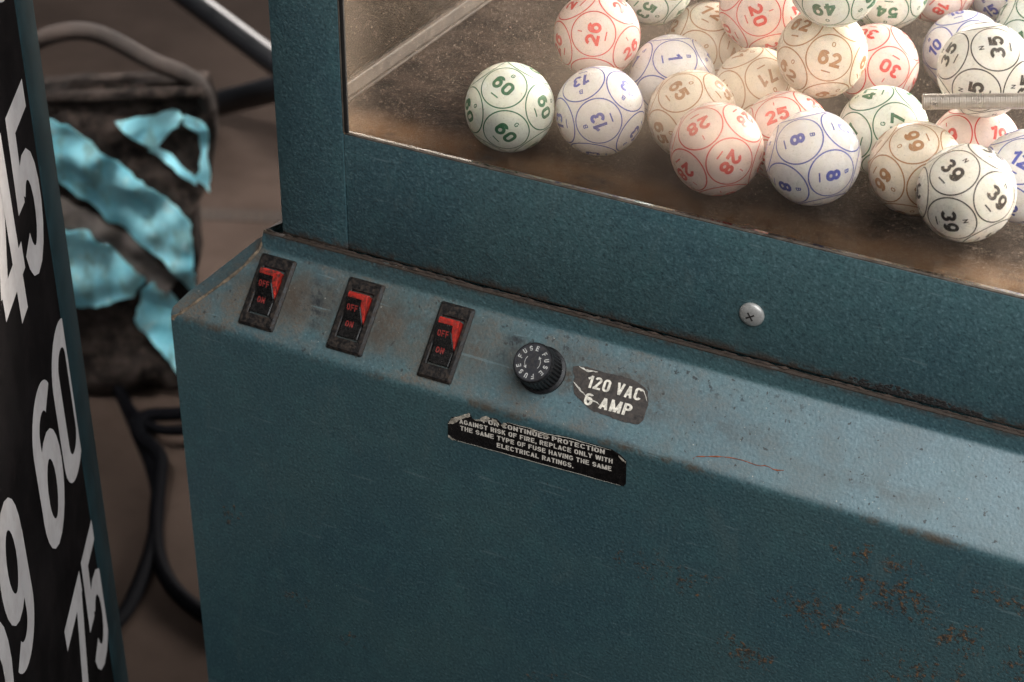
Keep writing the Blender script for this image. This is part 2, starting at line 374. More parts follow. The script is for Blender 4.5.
_tc = {}
def arc(cx, cy, rx, ry, a0, a1, n=14):
    return [(cx+rx*cos(radians(a0+(a1-a0)*k/n)), cy+ry*sin(radians(a0+(a1-a0)*k/n))) for k in range(n+1)]
def glyph(ch, W, t):
    """centre lines of a grotesque letter inside a box W wide and 1 high, stroke t"""
    h = t/2; l, r, b, T = h, W-h, h, 1-h; k = (l+r)/2; rx = (r-l)/2; ry = min(rx*1.05, (T-b)/2*.62)
    m = .5
    if ch in '0O': return [arc(k, T-ry, rx, ry, 0, 180)+arc(k, b+ry, rx, ry, 180, 360)+[(r, T-ry)]], W
    if ch == '1': return [[(W*.62, 0), (W*.62, 1)], [(W*.62, T-.03), (W*.12, T-.20)]], W*.62+h
    if ch == '2': return [arc(k, T-ry, rx, ry, 168, -28)+[(l+.02, b+.02)], [(0, b), (W, b)]], W
    if ch == '3':
        u = (T-.53)/2; d = (.53-b)/2
        return [arc(k, T-u, rx*.94, u, 160, -80), arc(k, b+d, rx, d, 82, -160)], W
    if ch == '4': return [[(W*.68, T+.02), (l*.6, .30)], [(0, .27), (W, .27)], [(W*.70, 0), (W*.70, 1)]], W
    if ch == '5': return [[(W*.94, T), (l, T)], [(l+.03, 1), (l, .47)], arc(k, b+.27, rx, .27, 138, -160)], W
    if ch in '69':
        q = [arc(k, b+.27, rx, .27, 0, 360, 22), arc(k, T-ry, rx, ry, 30, 180)+[(l, b+.27)]]
        return (q if ch == '6' else [[(W-x, 1-y) for x, y in p] for p in q]), W
    if ch == '7': return [[(0, T), (W, T)], [(r-.01, T-.02), (W*.34, 0)]], W
    if ch == '8':
        u = (T-.53)/2; d = (.53-b)/2
        return [arc(k, T-u, rx*.92, u, 0, 360, 22), arc(k, b+d, rx, d, 0, 360, 22)], W
    if ch == 'A': return [[(l*.8, 0), (W/2, T+.02)], [(W-l*.8, 0), (W/2, T+.02)], [(W*.2, .27), (W*.8, .27)]], W
    if ch == 'B': return [[(l, 0), (l, 1)], [(l, T), (k, T)]+arc(k, (T+.53)/2, rx*.9, (T-.53)/2, 80, -80)+[(l, .53)], [(l, .53), (k, .53)]+arc(k, (.53+b)/2, rx, (.53-b)/2, 80, -80)+[(l, b)]], W
    if ch == 'C': return [arc(k, T-ry, rx, ry, 12, 180)+arc(k, b+ry, rx, ry, 180, 348)], W
    if ch == 'D': return [[(l, 0), (l, 1)], [(l, T), (k-.03, T)]+arc(k, T-ry, rx, ry, 80, 0)+arc(k, b+ry, rx, ry, 0, -80)+[(l, b)]], W
    if ch == 'E': return [[(l, 0), (l, 1)], [(l, T), (W*.95, T)], [(l, .52), (W*.88, .52)], [(l, b), (W*.97, b)]], W
    if ch == 'F': return [[(l, 0), (l, 1)], [(l, T), (W*.95, T)], [(l, .5), (W*.86, .5)]], W*.95
    if ch == 'G': return [arc(k, T-ry, rx, ry, 15, 180)+arc(k, b+ry, rx, ry, 180, 360)+[(r, .47)], [(W*.55, .47), (W, .47)]], W
    if ch == 'H': return [[(l, 0), (l, 1)], [(r, 0), (r, 1)], [(l, .52), (r, .52)]], W
    if ch == 'I': return [[(h, 0), (h, 1)]], t
    if ch == 'K': return [[(l, 0), (l, 1)], [(r, 1), (l, .38)], [(W*.45, .55), (r, 0)]], W
    if ch == 'L': return [[(l, 0), (l, 1)], [(l, b), (W*.92, b)]], W*.92
    if ch == 'M': w2 = W*1.3; return [[(l, 0), (l, 1)], [(w2-l, 0), (w2-l, 1)], [(l, T), (w2/2, h*.4)], [(w2-l, T), (w2/2, h*.4)]], w2
    if ch == 'N': return [[(l, 0), (l, 1)], [(r, 0), (r, 1)], [(l, T), (r, b)]], W
    if ch in 'PR':
        q = [[(l, 0), (l, 1)], [(l, T), (k, T)]+arc(k, (T+.48)/2, rx, (T-.48)/2, 80, -80)+[(l, .48)]]
        return (q+[[(k, .47), (r, 0)]] if ch == 'R' else q), W
    if ch == 'S': return [arc(k, T-.235, rx, .235, 15, 200)+[(k, .51)]+arc(k, b+.25, rx, .25, 25, -165)], W
    if ch == 'T': return [[(0, T), (W, T)], [(k, 0), (k, T)]], W
    if ch == 'U': return [[(l, 1)]+arc(k, b+ry, rx, ry, 180, 360)+[(r, 1)]], W
    if ch == 'V': return [[(l*.8, 1), (W/2, h*.5)], [(W-l*.8, 1), (W/2, h*.5)]], W
    if ch == 'W': w2 = W*1.45; return [[(l*.8, 1), (w2*.27, .02)], [(w2*.27, .02), (w2/2, 1)], [(w2/2, 1), (w2*.73, .02)], [(w2*.73, .02), (w2-l*.8, 1)]], w2
    if ch == 'Y': return [[(l*.7, 1), (W/2, .42)], [(W-l*.7, 1), (W/2, .42)], [(W/2, 0), (W/2, .45)]], W
    if ch == '.': return [[(h, 0), (h, t)]], t
    if ch == ',': return [[(h, t), (h*.7, -.14)]], t
    if ch == ':': return [[(h, .08), (h, .08+t)], [(h, .6), (h, .6+t)]], t
    return [], W*.45
def strip(P, t):
    V, Fc = [], []; n = len(P); closed = hypot(P[0][0]-P[-1][0], P[0][1]-P[-1][1]) < 1e-4
    P = [Vector(p) for p in P]
    for i in range(n):
        a = P[i]-P[i-1] if i > 0 else (P[-1]-P[-2] if closed else P[1]-P[0])
        b = P[i+1]-P[i] if i < n-1 else (P[1]-P[0] if closed else P[-1]-P[-2])
        a = a.normalized() if a.length > 1e-7 else b.normalized(); b = b.normalized() if b.length > 1e-7 else a
        m = a+b; m = m.normalized() if m.length > 1e-4 else b
        nn = Vector((-m.y, m.x)); w_ = t/2/max(.5, abs(nn.dot(Vector((-a.y, a.x)))))
        V += [tuple(P[i]+nn*w_), tuple(P[i]-nn*w_)]
    Fc = [(2*i, 2*i+1, 2*i+3, 2*i+2) for i in range(n-1)]
    return V, Fc
def text2d(s, height, t=.19, W=.56, step=None, gap=.11):
    """flat lettering centred on its box, capital height = height, each stroke a hair above the one before"""
    key = (s, height, t, W, step, gap)
    if key in _tc: return _tc[key]
    V, Fc = [], []; x = 0.0
    for ch in s:
        if ch == ' ': x += W*.42+gap; continue
        st, adv = glyph(ch, W, t)
        for j, p in enumerate(st):
            sv, sf = strip(p, t)
            sv = [((a+x)*height, b*height) for a, b in sv]
            if step: sv, sf = tess(sv, sf, step)
            o0 = len(V); V += [(a, b, j) for a, b in sv]; Fc += [tuple(i+o0 for i in f) for f in sf]
        x += adv+gap
    x0, x1 = min(v[0] for v in V), max(v[0] for v in V); y0, y1 = min(v[1] for v in V), max(v[1] for v in V)
    V = [(v[0]-(x0+x1)/2, v[1]-(y0+y1)/2, v[2]*.012) for v in V]
    _tc[key] = (V, Fc); return V, Fc
def fit(VF, w, h):
    V, Fc = VF
    W = max(v[0] for v in V)-min(v[0] for v in V); Hh = max(v[1] for v in V)-min(v[1] for v in V)
    return [(v[0]*w/W, v[1]*h/Hh)+tuple(v[2:]) for v in V], Fc
def flat_mesh(name, VF, f, mat, parent, thick=0.0):
    """2-D shape laid on a surface by f(a, b, n); with thickness it is a real slab"""
    V, Fc = VF
    if not thick:
        return link(name, mesh_from(name, [f(v[0], v[1], v[2] if len(v) > 2 else 0) for v in V], Fc, mat), parent)
    bm = bmesh.new(); vv = [bm.verts.new((v[0], v[1], 0)) for v in V]
    for q in Fc:
        try: bm.faces.new([vv[i] for i in q])
        except ValueError: pass
    bmesh.ops.recalc_face_normals(bm, faces=bm.faces)
    r = bmesh.ops.extrude_face_region(bm, geom=bm.faces[:])
    for g in r['geom']:
        if isinstance(g, bmesh.types.BMVert): g.co.z = thick
    for v in bm.verts: v.co = Vector(f(v.co.x, v.co.y, v.co.z))*MM
    bmesh.ops.recalc_face_normals(bm, faces=bm.faces)
    me = bpy.data.meshes.new(name); bm.to_mesh(me); bm.free(); me.materials.append(mat)
    return link(name, me, parent)
def rag(poly, amp, step, seed=0):
    """subdivide an outline and roughen it"""
    rnd = random.Random(seed); out = []
    for i, a in enumerate(poly):
        b = poly[(i+1) % len(poly)]; L = hypot(b[0]-a[0], b[1]-a[1]); n = max(1, int(L/step))
        for k in range(n):
            t = k/n; out.append((a[0]+(b[0]-a[0])*t + rnd.uniform(-amp, amp), a[1]+(b[1]-a[1])*t + rnd.uniform(-amp, amp)))
    return out

# ------------------------------------------------------------------ the floor
bm = bmesh.new(); bmesh.ops.create_grid(bm, x_segments=1, y_segments=1, size=30)
me = bpy.data.meshes.new('floor'); bm.to_mesh(me); bm.free(); me.materials.append(M_FLOOR)
fl = link('floor', me, None, (0, 0, -620)); tag(fl, kind='structure')
sj = bevel_box('floor_joint_shade', (-900, -13, 0), (700, 13, 1.0), M_DIRT, None, 0)  # joint strip made wide and dark to draw a soft shadow band
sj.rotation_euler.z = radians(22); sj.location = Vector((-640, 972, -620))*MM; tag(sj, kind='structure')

# ------------------------------------------------------------------ the cabinet
cab = empty('bingo_machine', (320, 200, -620), 'teal hammered metal bingo blower cabinet with a plastic window and a sloping switch panel', 'bingo machine')
XR, YB, ZT = 640.0, 420.0, 560.0
# lower box: front skin folded into the sloping panel and a small upstand, open on the left along the hip
def prof():
    P = [(0, -620), (0, -300), (0, -60), (0, -3.4)]
    c = Vector((3.4, -3.4)); # rounded fold from vertical to 44.7 degrees
    R0 = 7.5; th = atan2(H, D)                       # slope angle
    t = R0*math.tan((pi/2-th)/2)
    P = [(0, -620), (0, -300), (0, -60), (0, -t-4)]
    for k in range(7):
        a = k/6*(pi/2-th); P.append((R0-R0*cos(a), -t+R0*sin(a)))
    R1 = 4.0; yf = 29.6; zf = yf*H/D; t1 = R1*math.tan((pi/2-th)/2)
    for k in range(1, 6): P.append((P[-1][0]+(yf-t1*cos(th)-P[-1][0])/(6-k), 0)); P[-1] = (P[-1][0], P[-1][0]*H/D)
    base = Vector((yf-t1*cos(th), zf-t1*sin(th))); ctr = base + Vector((-sin(th), cos(th)))*R1
    for k in range(1, 7):
        a = th+(pi/2-th)*k/6; P.append((ctr.x+R1*sin(a), ctr.y-R1*cos(a)))
    P.append((yf, 38.2)); P.append((31.9, 38.4))
    return P
PR = prof()
def hipx(z):
    pts = [(-620, 0), (-4, 0), (-1, .9), (1.4, 4.5), (20, 26.2), (27, 31.4), (32, 33.2), (45, 36)]
    for (a, xa), (b, xb) in zip(pts, pts[1:]):
        if z <= b: return xa+(xb-xa)*(z-a)/(b-a)
    return pts[-1][1]
verts, faces = [], []
ncol = 2
for (y, z) in PR:
    x0 = hipx(z); verts += [(x0, y, z), (XR, y, z)]
for i in range(len(PR)-1): faces.append((2*i, 2*i+1, 2*i+3, 2*i+2))
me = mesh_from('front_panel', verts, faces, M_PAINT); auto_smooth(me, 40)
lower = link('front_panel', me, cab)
# left gusset falling from the hip to the side, side skin and back
hp = [(y, z) for (y, z) in PR if z > -6]
OUT = [(-6, (0, 0, -6)), (-3, (0, 0, -3)), (0, (0, .5, 1)), (3, (.3, 2.5, 4.3)), (8, (3.5, 13, 7.8)), (12, (8, 18.2, 11.3)), (18, (14.5, 24.8, 17.5)), (24.5, (22, 29, 24.5)), (28, (26, 35.9, 28.3)), (40, (36, 40, 36))]
def outer(z):
    for (a, pa), (b, pb) in zip(OUT, OUT[1:]):
        if z <= b: return tuple(Vector(pa).lerp(Vector(pb), max(0, (z-a)/(b-a))))
    return OUT[-1][1]
verts = [(hipx(z), y, z) for y, z in hp] + [(43.6, 60, 37), (43.6, YB, 37)]
out = [outer(z) for y, z in hp] + [(38, 62, 36.5), (38, YB, 36.5)]
low = [(0, p[1], min(p[2], -1)) for p in out]
N = len(verts); verts = verts+out+low
faces = [(i, i+1, N+i+1, N+i) for i in range(N-1)] + [(N+i, N+i+1, 2*N+i+1, 2*N+i) for i in range(N-1)]
b0 = len(verts); verts += [(0, 0, -620), (0, YB, -620), (XR, YB, -620), (XR, YB, 37)]
faces += [tuple(range(2*N, 3*N))+(b0+1, b0), (b0+1, b0+2, b0+3, N-1, 2*N-1, 3*N-1)]
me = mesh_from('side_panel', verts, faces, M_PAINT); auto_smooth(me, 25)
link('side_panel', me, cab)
# sealant bead down the hip
bead = [(hipx(z)+.2, y, z+.3) for y, z in hp if y > .2 and z < 34]
bead = [(1.2, -.2, -2.2)] + bead + [(34.8, 31, 39)]
tube('sealant_bead', bead, .75, M_WELD, cab, 8, 1, .6, .8)

# upper box
T = D
bevel_box('corner_post', (43.6, T-.9, 38.6), (77.45, T+.9, ZT), M_PAINT, cab, .55)
bevel_box('corner_post_side', (43.9, T+.5, 38.6), (45.6, T+38, ZT), M_PAINT, cab, .4)
bevel_box('window_rail', (77.6, T, 39.08), (XR, T+1.3, 97.3), M_PAINT, cab, .4)
bevel_box('rail_edge', (77.9, T+.1, 97.25), (XR, T+2.2, 97.9), M_EDGE, cab, .2)
bevel_box('post_gap_shade', (77.9, T+.2, 98.2), (79.6, T+1.4, ZT), M_HOLE, cab, .1)  # dark strip standing in for the shaded gap between post and pane
bevel_box('post_edge', (77.48, T-.6, 98.2), (77.8, T+.8, ZT), M_EDGE, cab, .1)
bevel_box('corner_post', (XR-34, T-.9, 98.5), (XR, T+.9, ZT), M_PAINT, cab, .55)
bevel_box('corner_post', (43.6, YB-34, 37.5), (77.4, YB, ZT), M_PAINT, cab, .55)
bevel_box('corner_post', (XR-34, YB-34, 37.5), (XR, YB, ZT), M_PAINT, cab, .55)
bevel_box('back_rail', (77.6, YB-2, 37.5), (XR-34.3, YB, 97), M_PAINT, cab, .4)
# dust-caked seam where the sloping panel meets the upper box
random.seed(4)
pts = [(34.5+i*2, 31.6+.35*noise.noise(Vector((i*.9, 5, 0))), 38.6+.5*noise.noise(Vector((i*.63, 0, 0)))+.4*noise.noise(Vector((i*.1, 3, 0)))) for i in range(303)]
tube('seam_dirt', pts, .50, M_DIRT, cab, 8, 0, .7, 1.6)
# tray
zt = lambda y: 97.826-.06*(y-D)
verts = [(60, D+1.4, zt(D+1.4)-1.2), (XR-2, D+1.4, zt(D+1.4)-1.2), (XR-2, D+6, zt(D+6)), (XR-2, YB-3, zt(YB)), (60, YB-3, zt(YB)), (60, D+6, zt(D+6))]
me = mesh_from('ball_tray', verts, [(0, 1, 2, 5), (5, 2, 3, 4)], M_TRAY); link('ball_tray', me, cab)
bevel_box('window_pane', (66, T+1.5, 97.95), (XR-35, T+2.9, ZT-2), M_PANE, cab, 0)
bevel_box('side_pane', (58.6, 46, 97), (60.2, YB-35, ZT-2), M_SIDE, cab, 0)
# metal angle along the foot of the side pane
def ang(co):
    return (co.x, co.y, zt(co.y)+co.z)
bevel_box('side_angle', (60.4, 50, .05), (61.6, YB-35, 7.5), M_TRIM, cab, .3, 1, ang)
bevel_box('angle_foot', (61.65, 50, .05), (63.4, YB-35, 1.5), M_TRIM, cab, .4, 2, ang)
bevel_box('side_angle_top', (59.9, 50, 7.6), (62.0, YB-35, 8.3), M_TRIM, cab, .2, 1, ang)
bevel_box('back_pane', (78, YB-6, 97), (XR-35, YB-4.5, ZT-2), pane_material('clear_back_plastic', .03, True), cab, 0)

# screw
sc = Vector((267.9, D, 59.9))
def dome():
    bm = bmesh.new(); rings = 7; seg = 32; R = 5.4
    rows = [(R, 0), (R, .5)] + [(R*cos(a), .5+2.0*sin(a)) for a in [radians(k*15) for k in range(1, 6)]]
    grid = [[bm.verts.new((sc.x+r*cos(2*pi*k/seg), sc.y-h, sc.z+r*sin(2*pi*k/seg))) for k in range(seg)] for r, h in rows]
    for a, b in zip(grid, grid[1:]):
        for k in range(seg): bm.faces.new((a[k], a[(k+1) % seg], b[(k+1) % seg], b[k]))
    bm.faces.new(grid[-1])
    bmesh.ops.recalc_face_normals(bm, faces=bm.faces)
    for v in bm.verts: v.co *= MM
    me = bpy.data.meshes.new('screw'); bm.to_mesh(me); bm.free(); me.materials.append(M_STEEL); auto_smooth(me, 40)
    return link('screw', me, cab)
sw = dome()
for k in range(2):
    a = radians(33+90*k)
    def xf(co, a=a): return (sc.x+co.x*cos(a)-co.z*sin(a), sc.y-co.y, sc.z+co.x*sin(a)+co.z*cos(a))
    bevel_box('cross_recess', (-2.1, 1.75, -.42), (2.1, 2.56, .42), M_HOLE, sw, .25, 2, xf)
# black crumbs on the seam to the right
crumbs = []
bm = bmesh.new(); rnd = random.Random(8)
for i in range(330):
    t = rnd.random(); x = 312+54*t; z = 39.6+rnd.random()**2*4.2*(1-abs(t-.35)); r = rnd.uniform(.25, .75)
    m = Matrix.Translation((x, D-.05, z)) @ Matrix.Diagonal((r*1.4, r*.4, r, 1))
    bmesh.ops.create_icosphere(bm, subdivisions=1, radius=1, matrix=m)
for v in bm.verts: v.co *= MM
me = bpy.data.meshes.new('black_gunk'); bm.to_mesh(me); bm.free(); me.materials.append(M_HOLE); link('black_gunk', me, cab)
tube('rust_scratch', [slope(*p, .05) for p in ((257.5, 3.6), (258.6, 4.9), (262, 5.8), (266, 7.0), (270.3, 8.0), (275, 8.6), (279, 8.7), (285, 8.2), (288, 9.4), (292, 8.4), (295.5, 9.4))], .22, M_RUSTLINE, cab, 6, 1, .6, 1.5)

# switches
def rocker_switch(u0, u1, v0, v1, label, worn, dv=0.0):
    uc, vc = (u0+u1)/2, (v0+v1)/2; W, L = u1-u0, v1-v0
    X = lambda a, b, n: slope(uc+a, vc+b, n)
    bm = bmesh.new()
    # bezel: chamfered frame with a rectangular opening
    def loop(w, l, n, r):
        pts = []
        for sx, sy, a0 in ((1, 1, 0), (-1, 1, 90), (-1, -1, 180), (1, -1, 270)):
            for k in range(4):
                a = radians(a0+k*30); pts.append(bm.verts.new(X(sx*(w/2-r)+r*cos(a), sy*(l/2-r)+r*sin(a), n)))
        return pts
    wo, lo_ = 5.5*2, 22.5
    loops = [loop(W, L, 0, 1.0), loop(W, L, .7, 1.0), loop(W-2.4, L-2.2, 1.9, .8), loop(wo+.8, lo_+.8, 1.9, .5), loop(wo, lo_, 1.5, .4), loop(wo, lo_, -2.5, .4)]
    for a, b in zip(loops, loops[1:]):
        for k in range(16): bm.faces.new((a[k], a[(k+1) % 16], b[(k+1) % 16], b[k]))
    bm.faces.new(loops[-1])
    bmesh.ops.recalc_face_normals(bm, faces=bm.faces)
    for v in bm.verts: v.co *= MM
    me = bpy.data.meshes.new('power_switch'); bm.to_mesh(me); bm.free(); me.materials.append(M_BLACK); auto_smooth(me, 30)
    bz = link('power_switch', me, cab); bz['label'] = label
    # rocker: red body, high at the top end; black face plate on it
    w2 = 4.95
    def rock(v): # height of the face above the panel along the switch
        t = (v+10.2)/20.4
        return 1.0 + 5.8*max(0, t-.30)/.70 if t > .30 else 1.0+1.0*(.30-t)
    def body(b0, b1, n0, nf, w, name, mat, lean=0.0):
        ln = lambda b: lean*max(0, min(1, (b+2.6)/7))
        bm = bmesh.new(); S = 30; rows = []
        for k in range(S+1):
            b = b0+(b1-b0)*k/S; top = nf(b)
            rows.append([bm.verts.new(X(a, b, h)) for a, h in ((-w, n0), (-w, top-.35), (-w+.35, top), (w-.35+ln(b), top), (w+ln(b), top-.35), (w+ln(b), n0))])
        for p, q in zip(rows, rows[1:]):
            for k in range(5): bm.faces.new((p[k], p[k+1], q[k+1], q[k]))
        bm.faces.new(rows[0]); bm.faces.new(rows[-1][::-1])
        bmesh.ops.recalc_face_normals(bm, faces=bm.faces)
        for v in bm.verts: v.co *= MM
        me = bpy.data.meshes.new(name); bm.to_mesh(me); bm.free(); me.materials.append(mat); auto_smooth(me, 30)
        return link(name, me, bz)
    body(-2.8, 9.9, -2, lambda b: rock(b)-.3-max(0, b-8.6)*.9, w2, 'red_lens', M_RED)
    body(-10.4, -2.9, -2, lambda b: rock(b)-.05, w2, 'rocker_base', M_ROCKER)
    # black face over the red body, a little narrower so the red shows at the top and the side
    body(-10.2, 7.1, .5, lambda b: rock(b)+.55, w2+.03, 'rocker', M_ROCKER, -2.5)
    def txt(s, b, wd, ht):
        V, Fc = fit(text2d(s, 2, .20, .66, .6, .16), wd, ht)
        f = lambda a, c, n: X(a-1.1, b+c, rock(b+c)+.64+n)
        flat_mesh(s.lower()+'_marking', (V, Fc), f, M_REDTXT, bz)
    txt('OFF', 2.9+dv, 5.4, 2.8); txt('ON', -4.2+dv, 4.0, 2.7)
rocker_switch(34.6, 53.0, 5.3, 39.6, 'grimy black rocker switch with red lens nearest the left corner', 1)
rocker_switch(80.6, 98.9, 5.7, 39.7, 'dirty black rocker switch with bright red lens between the other two switches', 1)
rocker_switch(127.1, 143.8, 4.9, 40.0, 'cleaner black rocker switch with red lens beside the fuse holder', 0)

# fuse holder
def fuse():
    c = (182.2, 22.2)
    X = lambda a, b, n: slope(c[0]+a, c[1]+b, n)
    bm = bmesh.new(); seg = 96
    rows = [(10.6, 0), (10.6, 1.4), (9.7, 1.9), (9.3, 2.2), (9.5, 2.6), (9.25, 12.6), (8.9, 13.4), (8.9, 14.6), (8.5, 15.2)]
    grid = []
    for i, (r, h) in enumerate(rows):
        ring = []
        for k in range(seg):
            rr = r - (.75 if (k % 3 == 0) else 0)*(1 if i in (4, 5) else 0)
            a = 2*pi*k/seg; ring.append(bm.verts.new(X(rr*cos(a), rr*sin(a), h)))
        grid.append(ring)
    for a, b in zip(grid, grid[1:]):
        for k in range(seg): bm.faces.new((a[k], a[(k+1) % seg], b[(k+1) % seg], b[k]))
    bm.faces.new(grid[-1]); bmesh.ops.recalc_face_normals(bm, faces=bm.faces)
    for v in bm.verts: v.co *= MM
    me = bpy.data.meshes.new('fuse_holder'); bm.to_mesh(me); bm.free(); me.materials.append(M_FUSE); auto_smooth(me, 28)
    fh = link('fuse_holder', me, cab); fh['label'] = 'round black knurled fuse holder cap'
    circ = [(8.1*cos(2*pi*k/64), 8.1*sin(2*pi*k/64)) for k in range(64)]
    flat_mesh('cap_face', (circ, [tuple(range(64))]), lambda a, b, n: X(a, b, 15.22+n), M_FUSETOP, fh, .12)
    V, Fc = [], []
    start = 168
    word = 'FUSEFUSEFUSE'; gaps = [0, 27, 54, 81]
    angs = [start-120*w_-g for w_ in range(3) for g in gaps]
    for ch, a in zip(word, angs):
        tv, tf = text2d(ch, 2.2, .19, .6); o0 = len(V); ar = radians(a)
        for (p, q, zz) in tv:
            # letters stand on the circle with their tops outward
            rad = Vector((cos(ar), sin(ar))); tan = Vector((sin(ar), -cos(ar)))
            w_ = rad*(6.2+q)+tan*p; V.append((w_.x, w_.y, zz))
        Fc += [tuple(i+o0 for i in f) for f in tf]
    for a0 in (-35, 145):                       # two small arrows
        o0 = len(V); nn = 8
        for k in range(nn+1):
            ar = radians(a0+70*k/nn)
            for r in (3.35, 3.6): V.append((r*cos(ar), r*sin(ar)))
        Fc += [(o0+2*k, o0+2*k+1, o0+2*k+3, o0+2*k+2) for k in range(nn)]
        o0 = len(V); ar = radians(a0+72); e = Vector((cos(ar), sin(ar))); t = Vector((-sin(ar), cos(ar)))
        for p in (e*2.8, e*4.2, e*3.5+t*1.3): V.append((p.x, p.y))
        Fc.append((o0, o0+1, o0+2))
    flat_mesh('cap_lettering', (V, Fc), lambda a, b, n: X(a, b, 15.4+n), M_WHITE, fh)
fuse()

# voltage label
vac = [(195.0, 27.4), (196.9, 28.3), (201.1, 28.9), (206.9, 28.7), (211.4, 28.5), (216.8, 29.2), (222.1, 28.7), (226.3, 27.6), (230.0, 25.9), (231.9, 20.2), (231.9, 13.2), (230.5, 11.0), (224.6, 10.4), (217.3, 10.8), (209.9, 11.3), (204.2, 13.2), (199.2, 16.4), (197.5, 20.1), (197.1, 23.3), (195.3, 25.3)]
vl = flat_mesh('voltage_label', (lambda P: (P, [tuple(range(len(P)))]))(rag(vac, .22, 1.6, 3)), lambda a, b, n: slope(a, b, n-.02), M_LABEL, cab, .32)
vl['label'] = 'worn brown black label reading 120 VAC 6 AMP'
def vtext(s, x0, x1, y0, y1, tilt):
    V, Fc = fit(text2d(s, 5, .17, .50), x1-x0, y1-y0)
    cx, cy = (x0+x1)/2, (y0+y1)/2
    f = lambda a, b, n: slope(cx+a, cy+b+a*tilt, .36+n)
    flat_mesh('lettering', (V, Fc), f, M_LABELTXT, vl)
vtext('120 VAC', 202.9, 228.0, 20.5, 26.1, .018)
vtext('6 AMP', 204.3, 225.9, 13.0, 18.3, .014)
M_TEAR = simple('bright_tear_edge', (.62, .58, .50), .4, .2, var=.3, scale=.6)
def tear(pts, wd, parent, f, seed):
    rnd = random.Random(seed); P = []
    for a, b in zip(pts, pts[1:]):
        for k in range(5): P.append((a[0]+(b[0]-a[0])*k/5, a[1]+(b[1]-a[1])*k/5))
    P.append(pts[-1]); V = []; Fc = []
    for i, (x, y) in enumerate(P):
        w_ = wd*sin(pi*(i+.4)/(len(P)))*rnd.uniform(.35, 1.2); dy = rnd.uniform(-.12, .12)
        V += [(x, y+dy-w_/2), (x, y+dy+w_/2)]
    Fc = [(2*i, 2*i+2, 2*i+3, 2*i+1) for i in range(len(P)-1)]
    flat_mesh('torn_edge', (V, Fc), f, M_TEAR, parent, .1)
fs = lambda a, b, n: slope(a, b, .37+n)
tear([(197.4, 28.1), (201.5, 27.3), (206.4, 28.0)], 1.0, vl, fs, 1)
tear([(197.0, 21.2), (199.5, 19.6), (202.0, 18.0), (204.4, 16.8)], 1.0, vl, fs, 2)
tear([(203.2, 17.6), (206.0, 15.4), (210.2, 15.3), (211.6, 14.4)], .6, vl, fs, 3)
tear([(226.4, 26.4), (228.6, 25.2), (231.2, 21.4)], .7, vl, fs, 4)

# fuse warning label
wl = [(144.2, -14.2), (146.0, -10.8), (151, -8.2), (154.7, -5.4), (156.1, -8.0), (159.9, -8.9), (161.2, -5.6), (167.9, -4.4), (170.5, -6.4), (173.1, -4.6), (184.8, -4.0), (192.2, -4.3), (200.4, -3.0), (211.3, -2.9), (222.2, -2.8), (226.3, -4.3), (229.1, -6.6), (229.4, -18.6), (228.6, -20.0), (227.2, -20.4), (197.2, -21.5), (169.0, -22.2), (148.4, -22.8), (144.2, -20.6)]
wn = flat_mesh('warning_label', (wl, [tuple(range(len(wl)))]), lambda a, b, n: front(a, b, n-.02), M_WARN, cab, .28)
wn['label'] = 'black fuse warning label with torn upper left corner'
def wtext(s, xl, xr, yl, yr, h, x0=None):
    V, Fc = text2d(s, h, .19, .60)
    W = max(v[0] for v in V)-min(v[0] for v in V); k = (xr-xl)/W
    cx, cy = (xl+xr)/2, (yl+yr)/2; tl = (yr-yl)/(xr-xl)
    V2 = [(cx+a*k, cy+b+a*k*tl, zz) for a, b, zz in V]
    flat_mesh('lettering', (V2, Fc), lambda a, b, n: front(a, b, .30+n), M_WARNTXT, wn)
wtext('FOR CONTINUED PROTECTION', 161.5, 219.1, -7.4, -5.1, 2.45)
wtext('AGAINST RISK OF FIRE, REPLACE ONLY WITH', 149.9, 222.9, -11.5, -8.9, 2.45)
wtext('THE SAME TYPE OF FUSE HAVING THE SAME', 150.3, 222.5, -14.9, -12.9, 2.45)
wtext('ELECTRICAL RATINGS.', 168.2, 204.9, -18.4, -17.4, 2.45)
def flake(P, seed, n0=.32, amp=.18, par=wn):
    flat_mesh('torn_flake', (lambda Q: (Q, [tuple(range(len(Q)))]))(rag(P, amp, .7, seed)), lambda a, b, n: front(a, b, n0+n+.25*noise.noise(Vector((a*.5, b*.5, seed)))), M_FOIL, par, .1)
flake([(144.3, -14.8), (146.0, -11.2), (151, -8.0), (154.6, -5.5), (155.3, -7.2), (152.5, -9.0), (150.2, -10.6), (148.0, -13.0), (146.4, -13.9)], 1)
flake([(160.9, -5.6), (163.0, -4.4), (165, -5.0), (163.6, -7.0), (161.2, -7.8), (158.8, -8.4), (156.8, -8.3), (160, -7.4)], 2)
flake([(165.8, -4.8), (168.2, -5.0), (169.2, -7.4), (166.0, -6.6)], 3)
flake([(170.2, -6.8), (171.5, -5.2), (173, -5.6), (172.2, -7.2), (170.8, -7.9)], 4)
flake([(183.6, -4.0), (186.2, -4.2), (186.4, -5.6), (185.0, -5.4)], 5)
flake([(189.2, -5.2), (192.4, -4.6), (193.2, -6.2), (190.8, -6.6)], 6)
flake([(225.4, -4.4), (229.0, -6.9), (228.9, -7.8), (226.2, -6.0)], 7)
flake([(144.4, -20.9), (148.2, -22.6), (146.8, -22.9), (144.3, -22.0)], 8)
tear([(173, -4.6), (184, -4.2), (192, -4.6), (201, -3.3), (212, -3.2), (222, -3.1)], .45, wn, lambda a, b, n: front(a, b, .31+n), 9)
tear([(149, -22.5), (170, -21.9), (197, -21.2), (227, -20.2)], .22, wn, lambda a, b, n: front(a, b, .31+n), 10)

